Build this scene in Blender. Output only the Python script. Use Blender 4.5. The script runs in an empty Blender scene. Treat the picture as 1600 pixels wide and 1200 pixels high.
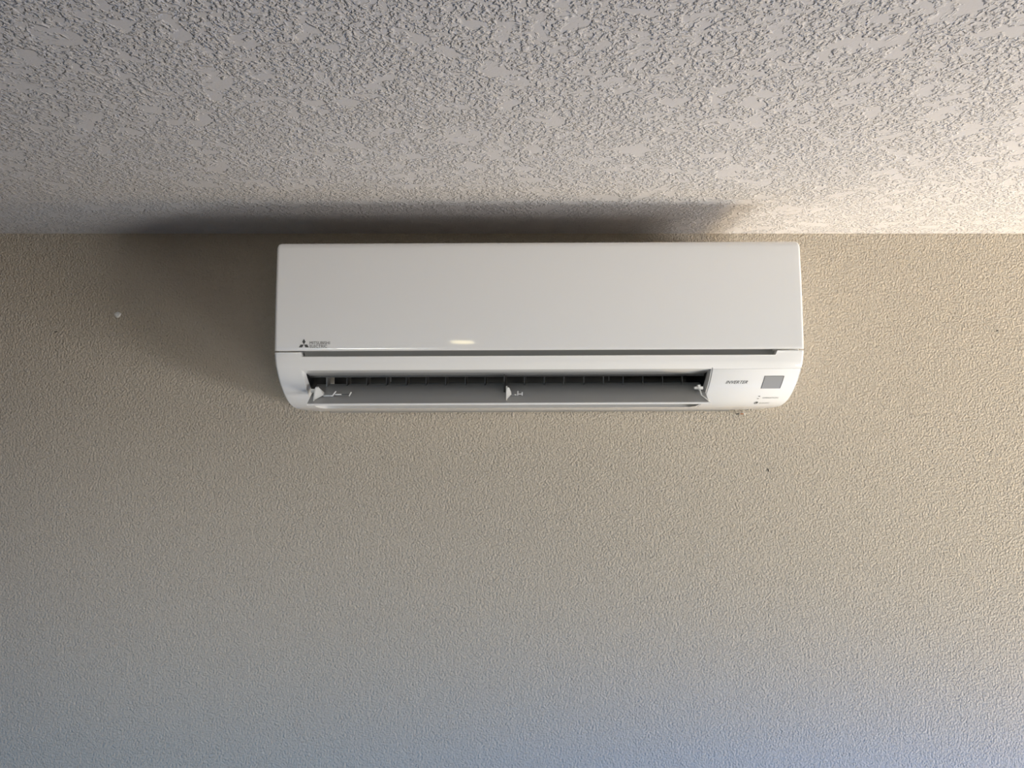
import bpy, bmesh, math
from mathutils import Vector
R = math.radians
C = bpy.context.scene.collection
scene = bpy.context.scene

# ------------------------------------------------------------------ camera
Z0 = 2.1034                 # eye height above the floor
CEIL = 2.44
cam_d = bpy.data.cameras.new('camera')
cam_d.sensor_fit = 'HORIZONTAL'
cam_d.sensor_width = 36.0
cam_d.lens = 36.0 * 1202.0 / 1600.0
cam_d.clip_start = 0.02
cam = bpy.data.objects.new('camera', cam_d)
C.objects.link(cam)
cam.location = (0, -1.395, Z0)
cam.rotation_euler = (R(90 + 2.5), 0, 0)
scene.camera = cam

# ------------------------------------------------------------------ world, light, exposure
scene.view_settings.view_transform = 'Standard'
scene.view_settings.look = 'None'
scene.view_settings.gamma = 1.0
scene.view_settings.exposure = 0.13
scene.view_settings.use_curve_mapping = False
scene.cycles.max_bounces = 8
scene.cycles.diffuse_bounces = 4

world = bpy.data.worlds.new('world')
scene.world = world
world.use_nodes = True
bg = world.node_tree.nodes['Background']
bg.inputs[0].default_value = (0.45, 0.62, 0.95, 1)
bg.inputs[1].default_value = 0.05


def area_light(name, loc, target, sx, sy, power, color, spread=180):
    d = bpy.data.lights.new(name, 'AREA')
    d.shape = 'RECTANGLE'
    d.size, d.size_y = sx, sy
    d.energy = power
    d.color = color
    d.spread = R(spread)
    o = bpy.data.objects.new(name, d)
    C.objects.link(o)
    o.location = loc
    v = Vector(target) - Vector(loc)
    o.rotation_euler = v.to_track_quat('-Z', 'Y').to_euler()
    return o


# lamp added indoors for assumed terrace daylight through the assumed door on the right
area_light('assumed_terrace_light', (5.033, -2.555, 0.594), (1.1, 0.0, 2.40), 2.2, 0.8, 17.0, (1.0, 0.975, 0.965), 56)
# lamps added near the floor for assumed sunlit patches, throwing light back up
area_light('assumed_sun_patch_light', (2.225, -0.999, 0.186), (1.0, 0.0, 2.40), 1.3, 0.9, 9.0, (0.98, 0.99, 0.95), 62)
area_light('assumed_near_patch_light', (3.381, -0.455, 0.157), (1.0, -0.2, 2.40), 1.0, 0.7, 6.6, (1.0, 0.76, 0.44), 40)
# blue lamps added behind the viewer as assumed sky, without a window, aimed low
area_light('assumed_sky_light', (-1.5, -5.5, 2.0), (-0.25, 0.0, 0.65), 2.4, 0.8, 11.0, (0.06, 0.42, 1.0), 30)
area_light('assumed_sky_light_by_door', (3.0, -5.5, 2.0), (1.1, 0.0, 0.65), 2.0, 0.7, 26, (0.03, 0.26, 1.0), 18)
# fill beams added to brighten the lower wall; no window stands behind them
area_light('fill_light_left', (-1.0, -5.5, 2.0), (0.0, 0.0, 1.80), 2.0, 0.6, 0.95, (1.0, 0.95, 0.74), 13)
area_light('fill_light_middle', (1.5, -5.5, 1.6), (-1.0, 0.0, 1.62), 2.0, 0.6, 0.95, (1.0, 0.86, 0.80), 18)

# ------------------------------------------------------------------ materials


def new_mat(name, color, rough=0.5, coat=0.0, spec=0.5, metal=0.0, transmission=0.0):
    m = bpy.data.materials.new(name)
    m.use_nodes = True
    b = m.node_tree.nodes['Principled BSDF']
    b.inputs['Base Color'].default_value = (*color, 1)
    b.inputs['Roughness'].default_value = rough
    b.inputs['Specular IOR Level'].default_value = spec
    b.inputs['Metallic'].default_value = metal
    b.inputs['Coat Weight'].default_value = coat
    b.inputs['Coat Roughness'].default_value = 0.04
    b.inputs['Transmission Weight'].default_value = transmission
    return m


def nn(t, kind, **kw):
    n = t.nodes.new(kind)
    for k, v in kw.items():
        setattr(n, k, v)
    return n


def math_node(t, op, a, b=None, c=None):
    n = nn(t, 'ShaderNodeMath', operation=op)
    for i, v in enumerate((a, b, c)):
        if v is None:
            continue
        if isinstance(v, (int, float)):
            n.inputs[i].default_value = v
        else:
            t.links.new(v, n.inputs[i])
    return n.outputs[0]


def noise(t, vec, scale, detail=2.0, rough=0.5, dist=0.0):
    n = nn(t, 'ShaderNodeTexNoise')
    n.inputs['Scale'].default_value = scale
    n.inputs['Detail'].default_value = detail
    n.inputs['Roughness'].default_value = rough
    n.inputs['Distortion'].default_value = dist
    t.links.new(vec, n.inputs['Vector'])
    return n.outputs['Fac']


def smooth(t, val, lo, hi):
    n = nn(t, 'ShaderNodeMapRange', interpolation_type='SMOOTHSTEP')
    n.inputs['From Min'].default_value = lo
    n.inputs['From Max'].default_value = hi
    t.links.new(val, n.inputs['Value'])
    return n.outputs['Result']


def wall_material():
    m = new_mat('orange_peel_wall_paint', (0.60, 0.525, 0.425), 0.55, spec=0.35)
    t = m.node_tree
    b = t.nodes['Principled BSDF']
    co = nn(t, 'ShaderNodeTexCoord').outputs['Object']
    n1 = noise(t, co, 300, 2.5, 0.6, 0.0)
    vo = nn(t, 'ShaderNodeTexVoronoi', feature='F1')
    vo.inputs['Scale'].default_value = 210
    t.links.new(co, vo.inputs['Vector'])
    blob = smooth(t, vo.outputs['Distance'], 0.75, 0.10)
    h = math_node(t, 'ADD', smooth(t, n1, 0.28, 0.75), math_node(t, 'MULTIPLY', blob, 0.55))
    bp = nn(t, 'ShaderNodeBump')
    bp.inputs['Strength'].default_value = 1.0
    bp.inputs['Distance'].default_value = 0.0025
    t.links.new(h, bp.inputs['Height'])
    t.links.new(bp.outputs['Normal'], b.inputs['Normal'])
    return m


def ceiling_material():
    m = new_mat('knockdown_ceiling_paint', (0.66, 0.634, 0.628), 0.6, spec=0.3)
    t = m.node_tree
    b = t.nodes['Principled BSDF']
    co = nn(t, 'ShaderNodeTexCoord').outputs['Object']
    n1 = noise(t, co, 190, 2.5, 0.55, 0.1)
    splat = smooth(t, n1, 0.40, 0.62)
    n3 = noise(t, co, 33, 3.5, 0.62, 0.4)
    mask = smooth(t, n3, 0.395, 0.485)
    mask2 = math_node(t, 'SUBTRACT', 1.0, smooth(t, n3, 0.605, 0.665))
    n2 = noise(t, co, 400, 2.0, 0.5)
    h = math_node(t, 'MULTIPLY', math_node(t, 'MULTIPLY', splat, mask), mask2)
    h = math_node(t, 'ADD', h, math_node(t, 'MULTIPLY', n2, 0.08))
    bp = nn(t, 'ShaderNodeBump')
    bp.inputs['Strength'].default_value = 1.0
    bp.inputs['Distance'].default_value = 0.0019
    t.links.new(h, bp.inputs['Height'])
    t.links.new(bp.outputs['Normal'], b.inputs['Normal'])
    return m


def wood_material():
    m = new_mat('oak_floor', (0.40, 0.33, 0.26), 0.4)
    t = m.node_tree
    b = t.nodes['Principled BSDF']
    co = nn(t, 'ShaderNodeTexCoord').outputs['Object']
    mp = nn(t, 'ShaderNodeMapping')
    mp.inputs['Scale'].default_value = (1.5, 22, 1)
    t.links.new(co, mp.inputs['Vector'])
    f = noise(t, mp.outputs['Vector'], 2.0, 6, 0.6)
    r = nn(t, 'ShaderNodeValToRGB')
    r.color_ramp.elements[0].color = (0.30, 0.24, 0.18, 1)
    r.color_ramp.elements[1].color = (0.50, 0.42, 0.33, 1)
    t.links.new(f, r.inputs['Fac'])
    t.links.new(r.outputs['Color'], b.inputs['Base Color'])
    return m


M_wall = wall_material()
M_ceil = ceiling_material()
M_floor = wood_material()
M_white = new_mat('glossy_white_plastic', (0.90, 0.895, 0.88), 0.045)
M_satin = new_mat('satin_white_plastic', (0.90, 0.895, 0.88), 0.10)
M_vane = new_mat('vane_shaded_white_plastic', (0.34, 0.34, 0.335), 0.28)  # white plastic; the shade on the vane's top is put into this grey
M_clip = new_mat('clip_white_plastic', (0.85, 0.85, 0.82), 0.35)
M_dark = new_mat('dark_grey_plastic', (0.012, 0.0125, 0.0125), 0.5)
M_fin = new_mat('fin_grey_plastic', (0.045, 0.045, 0.044), 0.45)
M_finl = new_mat('fin_light_plastic', (0.22, 0.218, 0.21), 0.45)
M_post = new_mat('divider_black_plastic', (0.012, 0.012, 0.012), 0.45)
M_ink = new_mat('dark_grey_ink', (0.07, 0.07, 0.066), 0.5)
M_inkl = new_mat('pale_grey_ink', (0.22, 0.22, 0.21), 0.5)
M_sensor = new_mat('grey_receiver_window', (0.36, 0.36, 0.36), 0.3)
M_edge = new_mat('grey_window_rim', (0.16, 0.16, 0.16), 0.4)
M_rubber = new_mat('dark_screw_head', (0.05, 0.045, 0.035), 0.5)
M_copper = new_mat('rusty_screw_shank', (0.38, 0.17, 0.08), 0.5, metal=0.3)
M_spackle = new_mat('white_spackle', (0.80, 0.79, 0.76), 0.7)
M_trim = new_mat('white_trim_paint', (0.75, 0.74, 0.72), 0.4)

# ------------------------------------------------------------------ mesh helpers


def link(name, bm, mat, parent=None, smooth_angle=None):
    me = bpy.data.meshes.new(name)
    bmesh.ops.recalc_face_normals(bm, faces=bm.faces[:])
    if smooth_angle is not None:
        for f in bm.faces:
            f.smooth = True
        for e in bm.edges:
            if len(e.link_faces) == 2 and e.calc_face_angle(0) > R(smooth_angle):
                e.smooth = False
    bm.to_mesh(me)
    bm.free()
    for m in (mat if isinstance(mat, (list, tuple)) else [mat]):
        me.materials.append(m)
    o = bpy.data.objects.new(name, me)
    C.objects.link(o)
    if parent:
        o.parent = parent
    return o


def add_box(bm, x0, x1, y0, y1, z0, z1):
    vs = [bm.verts.new((x, y, z)) for x in (x0, x1) for y in (y0, y1) for z in (z0, z1)]
    for q in ((0, 1, 3, 2), (4, 6, 7, 5), (0, 4, 5, 1), (2, 3, 7, 6), (0, 2, 6, 4), (1, 5, 7, 3)):
        bm.faces.new([vs[i] for i in q])


def add_prism(bm, pts, x0, x1):
    """pts: (y, z) polygon swept along x"""
    a = [bm.verts.new((x0, y, z)) for y, z in pts]
    b = [bm.verts.new((x1, y, z)) for y, z in pts]
    n = len(pts)
    bm.faces.new(a)
    bm.faces.new(b[::-1])
    for i in range(n):
        bm.faces.new((a[i], a[(i + 1) % n], b[(i + 1) % n], b[i]))


def add_hull(bm, pts):
    vs = [bm.verts.new(p) for p in pts]
    r = bmesh.ops.convex_hull(bm, input=vs)
    junk = [g for g in r['geom_interior'] if isinstance(g, bmesh.types.BMVert)]
    if junk:
        bmesh.ops.delete(bm, geom=junk, context='VERTS')


def add_bar(bm, a, b, w, h):
    """a small rectangular bar from point a to point b"""
    a, b = Vector(a), Vector(b)
    d = (b - a).normalized()
    s = d.cross(Vector((0, 0, 1)))
    if s.length < 1e-3:
        s = Vector((1, 0, 0))
    s.normalize()
    u = s.cross(d)
    add_hull(bm, [p + s * i * w / 2 + u * j * h / 2 for p in (a, b) for i in (-1, 1) for j in (-1, 1)])


def add_cyl_x(bm, x0, x1, y, z, r, n=14):
    add_prism(bm, [(y + r * math.cos(2 * math.pi * i / n), z + r * math.sin(2 * math.pi * i / n)) for i in range(n)], x0, x1)


def grid(bm, rows):
    """rows of points -> quads"""
    vr = [[bm.verts.new(p) for p in row] for row in rows]
    for a, b in zip(vr, vr[1:]):
        for i in range(len(a) - 1):
            bm.faces.new((a[i], a[i + 1], b[i + 1], b[i]))
    return vr


def structure(o, label=None):
    o['kind'] = 'structure'
    if label:
        o['label'] = label
    return o


# ------------------------------------------------------------------ room shell
XL_ROOM, XR_ROOM, YB_ROOM = -2.6, 6.0, -6.5
T = 0.12
bm = bmesh.new()
add_box(bm, XL_ROOM - T, XR_ROOM + T, 0, T, 0, CEIL)
wall_back = structure(link('wall_back', bm, M_wall))
wall_back['label'] = 'beige orange-peel textured wall behind the air conditioner'
bm = bmesh.new()
add_box(bm, XL_ROOM - T, XR_ROOM + T, YB_ROOM - T, T, CEIL, CEIL + T)
ceiling = structure(link('ceiling', bm, M_ceil))
ceiling['label'] = 'white knockdown-textured ceiling above the air conditioner'
bm = bmesh.new()
add_box(bm, XL_ROOM - T, XR_ROOM + T, YB_ROOM - T, T, -T, 0)
structure(link('floor', bm, M_floor), 'brown wood floor of the room')
bm = bmesh.new()
add_box(bm, XL_ROOM - T, XL_ROOM, YB_ROOM, 0, 0, CEIL)
structure(link('wall_left', bm, M_wall), 'beige wall on the far side from the daylight')
bm = bmesh.new()
add_box(bm, XL_ROOM - T, XR_ROOM + T, YB_ROOM - T, YB_ROOM, 0, CEIL)
structure(link('wall_front', bm, M_wall), 'beige wall facing the air conditioner')
DY0, DY1, DZ = -5.2, -1.2, 2.03          # opening of an assumed, unseen patio door
bm = bmesh.new()
add_box(bm, XR_ROOM, XR_ROOM + T, YB_ROOM, DY0, 0, CEIL)
add_box(bm, XR_ROOM, XR_ROOM + T, DY1, 0, 0, CEIL)
add_box(bm, XR_ROOM, XR_ROOM + T, DY0, DY1, DZ, CEIL)
structure(link('wall_right', bm, M_wall), 'beige wall with an assumed open patio doorway')
bm = bmesh.new()
for y0, y1, z0, z1 in ((DY0, DY0 + 0.05, 0, DZ), (DY1 - 0.05, DY1, 0, DZ), (DY0, DY1, DZ - 0.05, DZ)):
    add_box(bm, XR_ROOM - 0.015, XR_ROOM + T + 0.01, y0, y1, z0, z1)
structure(link('assumed_door_1', bm, M_trim), 'white frame of the assumed open patio doorway')

# ------------------------------------------------------------------ the air conditioner
XC = 0.0419
W2 = 0.4005
AX0, AX1 = -0.3591 - XC + 0.0, 0.4425 - XC     # local ends
root = bpy.data.objects.new('air_conditioner', None)
C.objects.link(root)
root.location = (XC, -0.0015, Z0)
root.rotation_euler = (0, R(-0.25), 0)
root['label'] = 'white wall-mounted air conditioner with open louver under the textured ceiling'
root['category'] = 'air conditioner'

# side outline of the casing below the front panel: (y, z) from the slot to the wall
PTS = [(-.2343, .0985), (-.2337, .0965), (-.2331, .0935), (-.2318, .0895), (-.2290, .0812), (-.2225, .0715), (-.2140, .0612), (-.2040, .0513),
       (-.1935, .0432), (-.1830, .0360), (-.1690, .0285), (-.1545, .0228), (-.1365, .0186), (-.1140, .0160), (-.0746, .0142), (0, .0125)]


def catmull(P, k):
    out = []
    n = len(P)
    for i in range(n - 1):
        p0, p1, p2, p3 = P[max(i - 1, 0)], P[i], P[i + 1], P[min(i + 2, n - 1)]
        for j in range(k):
            t = j / k
            out.append(tuple(0.5 * (2 * p1[a] + (p2[a] - p0[a]) * t + (2 * p0[a] - 5 * p1[a] + 4 * p2[a] - p3[a]) * t * t
                                    + (3 * p1[a] - p0[a] - 3 * p2[a] + p3[a]) * t ** 3) for a in (0, 1)))
    out.append(P[-1])
    return out


DENSE = catmull(PTS, 8)
ARC = [0.0]
for a, b in zip(DENSE, DENSE[1:]):
    ARC.append(ARC[-1] + math.dist(a, b))
SEND = ARC[-1]


def prof(s, off=0.0):
    """point on the casing outline at arc length s, pushed outward by off"""
    s = min(max(s, 0.0), SEND)
    i = 0
    while i < len(ARC) - 2 and ARC[i + 1] < s:
        i += 1
    f = (s - ARC[i]) / (ARC[i + 1] - ARC[i])
    a, b = DENSE[i], DENSE[i + 1]
    y, z = a[0] + (b[0] - a[0]) * f, a[1] + (b[1] - a[1]) * f
    if off:
        i0, i1 = max(i - 2, 0), min(i + 3, len(DENSE) - 1)
        ty, tz = DENSE[i1][0] - DENSE[i0][0], DENSE[i1][1] - DENSE[i0][1]
        l = math.hypot(ty, tz)
        y, z = y + tz / l * off, z - ty / l * off     # outward normal of (ty, tz)
    return (y, z)


def s_at_z(z):
    lo, hi = 0.0, SEND
    for _ in range(40):
        m = (lo + hi) / 2
        if prof(m)[1] > z:
            lo = m
        else:
            hi = m
    return lo


def s_at_y(y):
    lo, hi = s_at_z(0.09), SEND
    for _ in range(40):
        m = (lo + hi) / 2
        if prof(m)[0] < y:
            lo = m
        else:
            hi = m
    return lo


OX0, OX1 = -0.3198 - XC, 0.3040 - XC          # outlet opening, local x
S0 = s_at_z(0.0734)
S1 = s_at_y(-0.118)
S1E = s_at_y(-0.150)
GX0, GX1 = 0.3062 - XC, 0.4400 - XC           # display cover between its two grooves
SG1 = s_at_y(-0.128)
SL0, SL1 = -0.3196 - XC, 0.4018 - XC          # slot under the front panel


def slot_s(x):
    """the casing's top edge drops along the slot"""
    k = min(1.0, max(0.0, (x - SL0) / 0.003)) * min(1.0, max(0.0, (SL1 - x) / 0.003))
    return 0.0046 * k - 0.0021 * (1 - k)


def lerp(a, b, t):
    return a + (b - a) * t


def section(x, inset, s_list, upper=True):
    """one cross-section of the casing at x: ledge and upper shell, then outline points"""
    row = []
    ts = slot_s(x)
    if upper:
        zt = .0985 - ts
        row += [(x, -.0015, .2704 - inset * 1.8), (x, -.2105 + inset, .2704 - inset * 1.8), (x, -.2140 + inset, .2560), (x, -.2140 + inset, .112), (x, -.2140 + inset, zt + .0006), (x, -.2322 + inset, zt),
                (x, -.2340 + inset, zt - 0.0008)]
    for s in s_list:
        o = -inset
        if x > GX0 - 0.0016 and s > S0 - 0.0004:
            if GX0 - 0.0014 < x < GX0 - 0.0001 and s < SG1 or GX1 + 0.0001 < x < GX1 + 0.0014 and s < SG1:
                o -= 0.0050
        y, z = prof(s, o)
        row.append((x, y, z))
    return row


def srange(a, b, n):
    return [lerp(a, b, i / n) for i in range(n + 1)]


RB = 0.0040                                     # rounding of the two ends
ROUND = [(RB * (1 - math.sin(R(a))), RB * (1 - math.cos(R(a)))) for a in (90, 68, 45, 22, 0)]   # (inset, distance from the end) -> below
ENDS = [(RB * (1 - math.cos(R(a))), RB * (1 - math.sin(R(a)))) for a in (0, 20, 40, 60, 75, 90)]  # (distance from the end, inset)


def upper_s(x):
    return srange(slot_s(x) + 0.0014, S0, 12)


bm = bmesh.new()
FULL = srange(S0, S1E, 26)[1:] + srange(S1E, SEND, 14)[1:]
left_rows = [section(AX0 + d, i, upper_s(AX0 + d) + FULL) for d, i in ENDS]
left_rows += [section(x, 0, upper_s(x) + FULL) for x in (AX0 + 0.02, SL0, SL0 + 0.0015, SL0 + 0.003, OX0) if x <= OX0 + 1e-6]
v = grid(bm, left_rows)
bm.faces.new(v[0])
xs = [OX1, GX0 - 0.0015, GX0 - 0.0013, GX0 - 0.0002, GX0, lerp(GX0, SL1, .5), SL1 - 0.003, SL1, GX1 - .0001, GX1 + 0.0002, GX1 + 0.0013, GX1 + 0.0015]
right_rows = [section(x, 0, upper_s(x) + FULL) for x in xs if x < AX1 - RB - 0.0002]
right_rows += [section(AX1 - d, i, upper_s(AX1 - d) + FULL) for d, i in ENDS[::-1]]
v = grid(bm, right_rows)
bm.faces.new(v[-1])
mid_x = [OX0, SL0 + 0.0015, SL0 + 0.003] if SL0 + 0.0015 > OX0 else [OX0]
mid_x += [OX0 + 0.012, lerp(OX0, OX1, .33), lerp(OX0, OX1, .66), OX1 - 0.012, OX1]
mid_x = sorted(set(x for x in mid_x if OX0 - 1e-9 <= x <= OX1 + 1e-9))
grid(bm, [section(x, 0, upper_s(x)) for x in mid_x])


def s1_of(x):
    d = min(x - OX0, OX1 - x)
    k = max(0.0, 1 - d / 0.016)
    return lerp(S1, S1E, 1 - math.sqrt(max(0, 1 - k * k)))


low_x = [OX0 + 0.016 * (1 - math.cos(R(a))) for a in range(0, 91, 10)] + [lerp(OX0, OX1, .5)]
low_x += [OX1 - 0.016 * (1 - math.cos(R(a))) for a in range(90, -1, -10)]
grid(bm, [section(x, 0, srange(s1_of(x), SEND, 14), upper=False) for x in low_x])
bmesh.ops.remove_doubles(bm, verts=bm.verts[:], dist=1e-5)
# white rim of the outlet: top bevel, lower lip, two cheeks
y0, z0 = prof(S0)
top_in = [(y0, z0), (y0 + .0008, z0 - .0002), (-.1770, .0674), (-.1758, .0675), (-.1750, .0684)]
grid(bm, [[(x, y, z) for y, z in top_in] for x in (OX0, OX0 + .006, OX1 - .006, OX1)])
rows = []
for x in low_x:
    y, z = prof(s1_of(x))
    rows.append([(x, y, z), (x, y + .0004, z + .0006), (x, y + .0016, z + .0062), (x, y + .0030, z + .0072), (x, y + .022, z + .0115)])
grid(bm, rows)
for ox in (OX0, OX1):
    rows = []
    for s in srange(S0, S1E, 20):
        a = prof(s)
        b = prof(s, -.0175)
        rows.append([(ox, *a), (ox, *b)])
    grid(bm, rows)
casing = link('casing', bm, M_satin, root, 35)

# grey strip added at the back of the slot to deepen its shade
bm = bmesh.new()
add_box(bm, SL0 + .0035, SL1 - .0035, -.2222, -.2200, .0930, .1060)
link('slot_shade_strip', bm, new_mat('slot_shade_grey', (0.27, 0.265, 0.25), 0.6), root)

# dark duct behind the outlet
bm = bmesh.new()
duct = [(-.1752, .0682), (-.165, .0720), (-.150, .0900), (-.100, .1050), (-.055, .1000), (-.050, .060), (-.075, .036), (-.0985, .0238)]
grid(bm, [[(x, y, z) for y, z in duct] for x in (OX0 - .0004, lerp(OX0, OX1, .5), OX1 + .0004)])
for ox in (OX0 - .0004, OX1 + .0004):
    ring = [prof(s, -.0012) for s in srange(S0, s_at_y(-.105), 16)] + [(y, z) for y, z in duct[::-1]]
    bm.faces.new([bm.verts.new((ox, y, z)) for y, z in ring])
link('outlet_duct', bm, M_dark, root, 30)

bm = bmesh.new()
add_box(bm, OX0 - .0003, OX1 + .0003, -.1752, -.1738, .0652, .0690)
link('duct_trim', bm, M_fin, root)

# nineteen upright guide fins, the first one pale
FX = [-0.2944 - XC + 0.0316 * k for k in range(19)]
FY = -.153
bm = bmesh.new()
add_prism(bm, [(-.010, .050), (-.010, .0740), (.006, .082), (.008, .066), (.008, .050)], -.0007, .0007)
fin0 = link('guide_fin', bm, M_fin, root)
bm = bmesh.new()
add_prism(bm, [(-.013, .050), (-.013, .0725), (.020, .084), (.022, .066), (.022, .050)], -.0008, .0008)
finp = link('guide_fin', bm, M_finl, root)
finp['label'] = 'pale guide fin at the end of the row'
finp.location = (FX[0], FY, 0)
finp.rotation_euler.z = R(-6)
for k, x in enumerate(FX[1:]):
    f = fin0 if k == 0 else fin0.copy()
    if k:
        C.objects.link(f)
        f.parent = root
    f.location = (x, FY, 0)
    f.rotation_euler.z = R(-8)
# divider post in the middle of the outlet
bm = bmesh.new()
add_prism(bm, [(-.190, .040), (-.182, .0690), (-.174, .0690), (-.150, .086), (-.130, .05), (-.16, .042)], -.0011, .0011)
p = link('divider_post', bm, M_post, root)
p.location.x = -0.0118 - XC
bm = bmesh.new()
add_box(bm, -.0007, .0007, -.1910, -.1885, .0570, .0672)
q = link('divider_edge', bm, M_fin, p)
bm = bmesh.new()
add_box(bm, -.0007, .0007, -.172, -.169, .058, .073)
q = link('fin_link', bm, M_fin, root)
q.location.x = -0.1925 - XC
q2 = q.copy()
C.objects.link(q2)
q2.parent = root
q2.location.x = 0.1545 - XC

# ------------------------------------------------------------------ the open vane
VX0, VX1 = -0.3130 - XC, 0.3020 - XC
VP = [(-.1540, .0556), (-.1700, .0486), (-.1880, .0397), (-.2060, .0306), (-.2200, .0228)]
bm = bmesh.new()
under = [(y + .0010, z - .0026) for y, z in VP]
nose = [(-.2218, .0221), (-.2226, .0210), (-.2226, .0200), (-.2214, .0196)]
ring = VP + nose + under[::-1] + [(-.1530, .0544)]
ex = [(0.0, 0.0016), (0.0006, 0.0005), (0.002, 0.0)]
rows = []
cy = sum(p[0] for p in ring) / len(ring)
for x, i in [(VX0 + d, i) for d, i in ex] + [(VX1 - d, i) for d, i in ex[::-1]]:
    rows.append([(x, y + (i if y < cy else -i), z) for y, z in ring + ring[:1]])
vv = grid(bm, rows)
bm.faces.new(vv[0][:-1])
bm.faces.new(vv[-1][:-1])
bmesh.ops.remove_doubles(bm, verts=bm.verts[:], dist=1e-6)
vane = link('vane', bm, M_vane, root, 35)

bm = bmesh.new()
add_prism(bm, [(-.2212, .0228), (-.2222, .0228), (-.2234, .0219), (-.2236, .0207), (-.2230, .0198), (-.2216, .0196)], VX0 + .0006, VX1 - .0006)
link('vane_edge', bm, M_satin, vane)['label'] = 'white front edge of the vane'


def vz(y):
    for (a, za), (b, zb) in zip(VP, VP[1:]):
        if b <= y <= a:
            return za + (zb - za) * (y - a) / (b - a)
    return VP[-1][1]


def X(x):
    return x - XC


# left hinge: upright arm, pivot pin, rail, hook and end tab
bm = bmesh.new()
add_prism(bm, [(-.213, vz(-.213)), (-.206, .0420), (-.199, .0490), (-.186, .0500), (-.178, vz(-.178))], X(-.3052), X(-.3035))
add_hull(bm, [(X(-.3035), -.204, .0470), (X(-.3035), -.2005, .0480), (X(-.3035), -.209, vz(-.209)), (X(-.3035), -.186, vz(-.186)),
              (X(-.2925), -.200, vz(-.2) + .0025), (X(-.2925), -.190, vz(-.19) + .001), (X(-.2995), -.199, .0478)])
link('hinge_arm', bm, M_clip, vane)
bm = bmesh.new()
add_cyl_x(bm, X(-.3125), X(-.3052), -.196, .0430, .0032)
link('hinge_pin', bm, M_clip, vane)
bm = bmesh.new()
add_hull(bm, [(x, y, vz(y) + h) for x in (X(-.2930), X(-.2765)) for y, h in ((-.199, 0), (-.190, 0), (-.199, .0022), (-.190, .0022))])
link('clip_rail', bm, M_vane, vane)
bm = bmesh.new()
add_bar(bm, (X(-.2790), -.2005, vz(-.2) + .0008), (X(-.2735), -.1985, vz(-.2) + .0085), .0022, .0016)
add_bar(bm, (X(-.2810), -.2005, vz(-.2) + .0016), (X(-.2775), -.2005, vz(-.2) + .0010), .002, .0016)
add_bar(bm, (X(-.2745), -.2005, vz(-.2) + .0035), (X(-.2645), -.2005, vz(-.2) + .0035), .0016, .0016)
link('clip_hook', bm, M_clip, vane)
bm = bmesh.new()
add_bar(bm, (X(-.2645), -.2005, vz(-.2) + .0035), (X(-.2525), -.2005, vz(-.2) + .0035), .0012, .0010)
link('clip_pin', bm, M_post, vane)
bm = bmesh.new()
add_bar(bm, (X(-.2525), -.2005, vz(-.2) + .0008), (X(-.2492), -.2000, vz(-.2) + .0072), .0020, .0018)
link('clip_tab', bm, M_clip, vane)
# middle hinge
bm = bmesh.new()
add_prism(bm, [(-.213, vz(-.213)), (-.206, .0420), (-.199, .0490), (-.186, .0500), (-.178, vz(-.178))], X(-.0090), X(-.0072))
add_hull(bm, [(X(-.0072), -.204, .0460), (X(-.0072), -.2005, .0475), (X(-.0072), -.209, vz(-.209)), (X(-.0072), -.186, vz(-.186)),
              (X(-.0005), -.200, vz(-.2) + .0025), (X(-.0005), -.190, vz(-.19) + .001), (X(-.0040), -.199, .0466)])
link('hinge_arm', bm, M_clip, vane)
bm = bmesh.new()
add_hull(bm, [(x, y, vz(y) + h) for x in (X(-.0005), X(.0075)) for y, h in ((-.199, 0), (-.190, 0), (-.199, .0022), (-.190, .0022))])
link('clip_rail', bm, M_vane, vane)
bm = bmesh.new()
add_bar(bm, (X(.0090), -.2005, vz(-.2) + .0005), (X(.0094), -.1985, vz(-.2) + .0075), .0018, .0016)
add_bar(bm, (X(.0042), -.2005, vz(-.2) + .0024), (X(.0070), -.2005, vz(-.2) + .0012), .002, .0016)
add_bar(bm, (X(.0094), -.2005, vz(-.2) + .003), (X(.0150), -.2005, vz(-.2) + .003), .0016, .0016)
link('clip_hook', bm, M_clip, vane)
bm = bmesh.new()
add_bar(bm, (X(.0158), -.2005, vz(-.2) + .0005), (X(.0160), -.2000, vz(-.2) + .0060), .0018, .0018)
link('clip_tab', bm, M_clip, vane)
# right hinge and its link
bm = bmesh.new()
add_box(bm, X(.2850), X(.2985), -.194, -.186, .0430, .0472)
add_box(bm, X(.2905), X(.2940), -.195, -.184, .0415, .0500)
link('hinge_arm', bm, M_clip, vane)
bm = bmesh.new()
add_bar(bm, (X(.2928), -.195, .0430), (X(.2938), -.203, vz(-.203) + .001), .0018, .0018)
add_bar(bm, (X(.2938), -.203, vz(-.203) + .001), (X(.3010), -.2195, vz(-.2195) + .001), .0026, .0012)
link('hinge_link', bm, M_clip, vane)

# ------------------------------------------------------------------ front panel
bm = bmesh.new()
front = [(-.2342, .1022), (-.2346, .1030), (-.2346, .1060), (-.2344, .130), (-.2331, .170), (-.2309, .210), (-.2280, .245), (-.2268, .2600), (-.2257, .2645), (-.2237, .2673), (-.2210, .2687), (-.2170, .2691)]
back = [(-.2165, .2640), (-.2200, .2540), (-.2240, .170), (-.2255, .112), (-.2255, .1022)]
ring = front + back
pc = (-.224, .18)
PB = 0.0042
PT = 0.0068
rows = []
for d in (0, .0002, .0007, .0014, .0024, .0036, .0050, .0068):
    yi = PB - math.sqrt(max(0, PB * PB - max(0, PB - d) ** 2))
    zi = PT - math.sqrt(max(0, PT * PT - max(0, PT - d) ** 2))
    rows.append((d, yi, zi))


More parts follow.
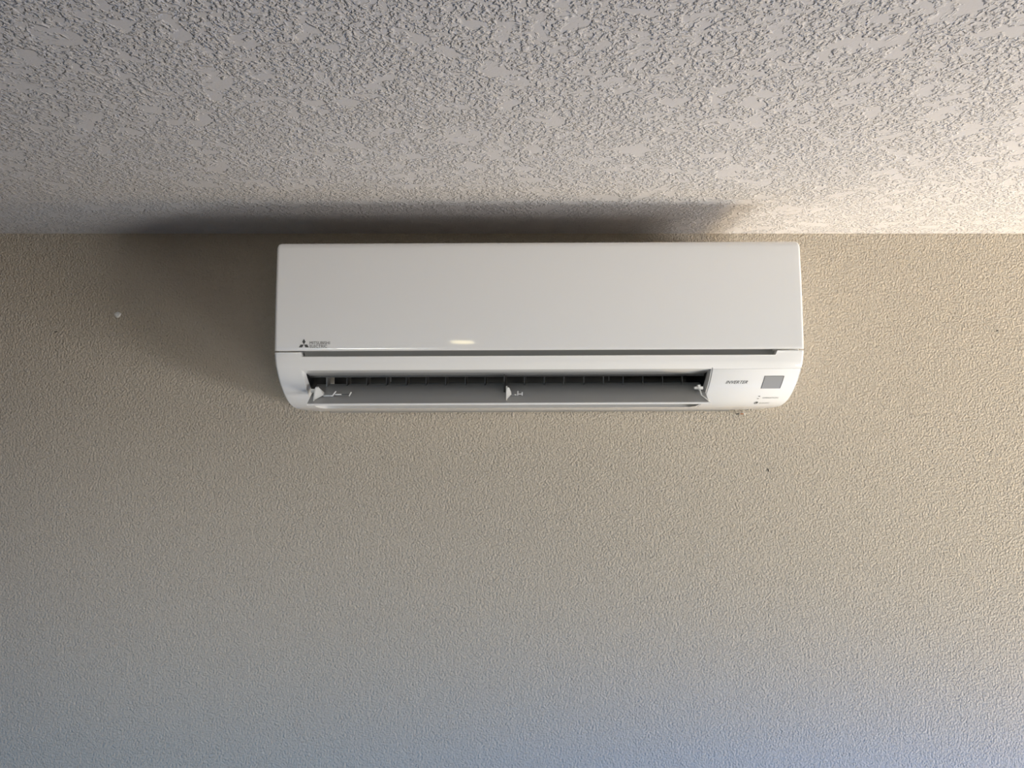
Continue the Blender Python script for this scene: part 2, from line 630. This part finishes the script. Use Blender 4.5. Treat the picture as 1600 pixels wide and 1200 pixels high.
def panel_row(x, i, zi):
    out = []
    for k, (y, z) in enumerate(ring + ring[:1]):
        kk = k % len(ring)
        if kk < len(front):
            if z > .2640:
                y2, z2 = y + i * 0.4, z - zi
            elif kk < 2:
                y2, z2 = y + i, z
            else:
                y2, z2 = y + i, z
            y2 = min(y2, -.2200) if z <= .2600 else min(y2, -.2168)
        else:
            y2, z2 = y, z - (zi if z > .260 else 0)
        out.append((x, y2, z2))
    return out


all_rows = [panel_row(AX0 + d, i, k) for d, i, k in rows] + [panel_row(0, 0, 0)] + [panel_row(AX1 - d, i, k) for d, i, k in rows[::-1]]
vv = grid(bm, all_rows)
bm.faces.new(vv[0][:-1])
bm.faces.new(vv[-1][:-1])
bmesh.ops.remove_doubles(bm, verts=bm.verts[:], dist=1e-6)
panel = link('front_panel', bm, M_white, root, 40)


def panel_y(z):
    for (ya, za), (yb, zb) in zip(front[1:], front[2:]):
        if za <= z <= zb:
            return lerp(ya, yb, (z - za) / (zb - za))
    return -.2346


def flat_print(name, polys, mapper, mat, parent):
    """thin printed marks: 2D polygons carried onto a surface by mapper(u, v)"""
    bm = bmesh.new()
    for pg in polys:
        bm.faces.new([bm.verts.new(mapper(u, v)) for u, v in pg])
    return link(name, bm, mat, parent)


def text_polys(body, x0, x1, z0, z1, shear=0.0, bold=0.0):
    cu = bpy.data.curves.new('lettering_source', 'FONT')
    cu.body = body
    cu.size = 1.0
    cu.resolution_u = 3
    cu.offset = bold
    cu.shear = shear
    ob = bpy.data.objects.new('lettering_source', cu)
    C.objects.link(ob)
    dg = bpy.context.evaluated_depsgraph_get()
    me = bpy.data.meshes.new_from_object(ob.evaluated_get(dg))
    co = [v.co.copy() for v in me.vertices]
    ux0, ux1 = min(c.x for c in co), max(c.x for c in co)
    uy0, uy1 = min(c.y for c in co), max(c.y for c in co)
    out = []
    for p in me.polygons:
        out.append([(x0 + (co[i].x - ux0) / (ux1 - ux0) * (x1 - x0), z0 + (co[i].y - uy0) / (uy1 - uy0) * (z1 - z0)) for i in p.vertices])
    bpy.data.objects.remove(ob)
    bpy.data.curves.remove(cu)
    bpy.data.meshes.remove(me)
    return out


def on_panel(u, v):
    return (u - XC, panel_y(v) - .00025, v)


A = 0.0050
ox, oz = -0.3140, 0.1118
tri = []
for rot in (0, 120, 240):
    pg = []
    for r_, a_ in ((0.05, 90), (1, 60), (math.sqrt(3), 90), (1, 120)):
        an = R(a_ + rot)
        pg.append((ox + A * r_ * math.cos(an), oz + A * r_ * math.sin(an)))
    tri.append(pg)
flat_print('emblem', tri, on_panel, M_ink, panel)
flat_print('lettering', text_polys('MITSUBISHI', -.3053, -.2748, .1120, .1164, bold=0.0), on_panel, M_ink, panel)
flat_print('lettering', text_polys('ELECTRIC', -.3050, -.2790, .1070, .1112, bold=0.0), on_panel, M_ink, panel)

# ------------------------------------------------------------------ display cover at the outlet's end
bm = bmesh.new()
CO = 0.0005
rows = []
gx = [(GX0, -.0012), (GX0 + .0003, CO * .6), (GX0 + .0009, CO), (lerp(GX0, GX1, .5), CO), (GX1 - .0009, CO), (GX1 - .0003, CO * .6), (GX1, -.0012)]
sl = srange(S0 + .0006, SG1, 30)
for x, o in gx:
    rows.append([(x, *prof(S0 + .0004, -.0006))] + [(x, *prof(s, o)) for s in sl] + [(x, *prof(SG1 + .0003, -.0006))])
grid(bm, rows)
cover = link('display_cover', bm, M_satin, root, 40)


def on_cover(off):
    def f(u, s):
        return (u - XC, *prof(s, off))
    return f


def bent_strips(x0, x1, x2, x3, sa, sb, n):
    """quad strip between two heights; (x0,x1) top edge, (x2,x3) bottom edge"""
    out = []
    for i in range(n):
        a, b = i / n, (i + 1) / n
        out.append([(lerp(x0, x2, a), lerp(sa, sb, a)), (lerp(x1, x3, a), lerp(sa, sb, a)), (lerp(x1, x3, b), lerp(sa, sb, b)), (lerp(x0, x2, b), lerp(sa, sb, b))])
    return out


sa, sb = s_at_z(.0623), s_at_z(.0446)
rim = flat_print('receiver_rim', bent_strips(.3874, .4180, .3874, .4180, sa - .0006, sb + .0006, 12), on_cover(.0007), M_edge, cover)
win = flat_print('receiver_window', bent_strips(.3882, .4165, .3882, .4165, sa, sb, 12), on_cover(.0010), M_sensor, rim)


def cover_text(name, body, x0, x1, z0, z1, mat, shear=0.0, bold=0.0):
    s0_, s1_ = s_at_z(z0), s_at_z(z1)
    pol = text_polys(body, x0, x1, s0_, s1_, shear, bold)
    return flat_print(name, pol, on_cover(.0008), mat, cover)


cover_text('lettering', 'INVERTER', .3303, .3640, .0516, .0560, M_ink, 0.35, 0.0)
cover_text('lettering', 'OPERATION', .3978, .4225, .0294, .0312, M_inkl, 0.0, 0.0)
cover_text('lettering', 'E.O.SW', .3990, .4145, .0217, .0233, M_inkl, 0.0, 0.0)
# two indicator lamps and the emergency switch
for cx, cz, mt in ((.3911, .0327, M_post), (.3911, .0292, M_inkl)):
    s = s_at_z(cz)
    pg = [(cx + .0016 * math.cos(2 * math.pi * i / 14), s + .0011 * math.sin(2 * math.pi * i / 14)) for i in range(14)]
    flat_print('indicator_lamp', [pg], on_cover(.0008), mt, cover)
s = s_at_z(.0228)
ringp = []
for i in range(18):
    a, b = 2 * math.pi * i / 18, 2 * math.pi * (i + 1) / 18
    ringp.append([(.3930 + r_ * .0028 * math.cos(t), s + r_ * .0058 * math.sin(t)) for r_, t in ((1, a), (1, b), (.68, b), (.68, a))])
ringp.append([(.3922, s - .003), (.3950, s - .0035), (.3948, s - .0005), (.3926, s + .002)])
flat_print('switch_mark', ringp, on_cover(.0008), M_ink, cover)

# edge of the back plate showing under the casing
bm = bmesh.new()
add_box(bm, AX0 + .03, AX1 - .05, -.0025, .0010, .0102, .0124)
link('back_plate', bm, new_mat('back_plate_grey', (0.30, 0.28, 0.25), 0.5), root)
# screw at the foot of the casing, against the wall
bm = bmesh.new()
add_hull(bm, [(X(x), y, z) for x in (.4055, .4095) for y in (-.006, -.001) for z in (.0040, .0062)])
sc = link('screw_head', bm, M_rubber, root)
bm = bmesh.new()
add_cyl_x(bm, X(.4125), X(.4180), -.0040, .0050, .0011, 10)
link('screw_shank', bm, M_copper, root)
bm = bmesh.new()
add_prism(bm, [(-.004, .0036), (-.004, .0068), (-.0005, .0068), (-.0005, .0036)], X(.4190), X(.4202))
link('screw_washer', bm, M_clip, root)

# ------------------------------------------------------------------ marks on the wall
bm = bmesh.new()
add_hull(bm, [(-.7184 + .0062 * math.cos(a) * (1 + .25 * math.sin(3 * a)), -.0004, Z0 + .187 + .0055 * math.sin(a)) for a in [2 * math.pi * i / 12 for i in range(12)]]
         + [(-.7184 + .003 * math.cos(a), -.0018, Z0 + .1865 + .0026 * math.sin(a)) for a in [2 * math.pi * i / 8 for i in range(8)]])
link('spackle_dab', bm, M_spackle, wall_back)
bm = bmesh.new()
add_hull(bm, [(.4624 + dx, y, Z0 - .0944 + dz) for dx, dz in ((-.0012, .0028), (.0006, .0022), (.0018, -.0022), (.0006, -.0034), (-.0006, 0)) for y in (-.0008, 0.0005)])
link('nail_hole', bm, M_post, wall_back)
bm = bmesh.new()
add_hull(bm, [(.883 + dx, y, Z0 + .158 + dz) for dx, dz in ((-.0014, .0006), (.0010, .0016), (.0016, -.0010), (-.0006, -.0016)) for y in (-.0007, .0005)])
link('nail_hole', bm, M_rubber, wall_back)
bm = bmesh.new()
add_hull(bm, [(-.830 + dx, y, Z0 + .156 + dz) for dx, dz in ((-.0030, .0003), (.0026, .0010), (.0030, -.0004), (-.0020, -.0010)) for y in (-.0006, .0005)])
link('scuff_mark', bm, M_rubber, wall_back)

# ------------------------------------------------------------------ small ceiling lamp behind the viewer, mirrored in the glossy panel
lamp = bpy.data.objects.new('ceiling_lamp', None)
C.objects.link(lamp)
lamp.location = (-0.187, -1.98, CEIL)
lamp['label'] = 'small oblong warm ceiling lamp mirrored in the glossy white panel'
lamp['category'] = 'ceiling lamp'
bm = bmesh.new()
for x0, x1, y0, y1 in ((-.056, .056, -.116, -.100), (-.056, .056, .100, .116), (-.056, -.040, -.100, .100), (.040, .056, -.100, .100)):
    add_box(bm, x0, x1, y0, y1, -.018, 0)
link('lamp_frame', bm, M_trim, lamp)
M_glow = new_mat('warm_lamp_diffuser', (0.8, 0.75, 0.6), 0.5)
gb = M_glow.node_tree.nodes['Principled BSDF']
gb.inputs['Emission Color'].default_value = (1.0, 0.84, 0.45, 1)
gb.inputs['Emission Strength'].default_value = 14
bm = bmesh.new()
add_box(bm, -.040, .040, -.100, .100, -.014, -.002)
link('lamp_diffuser', bm, M_glow, lamp)
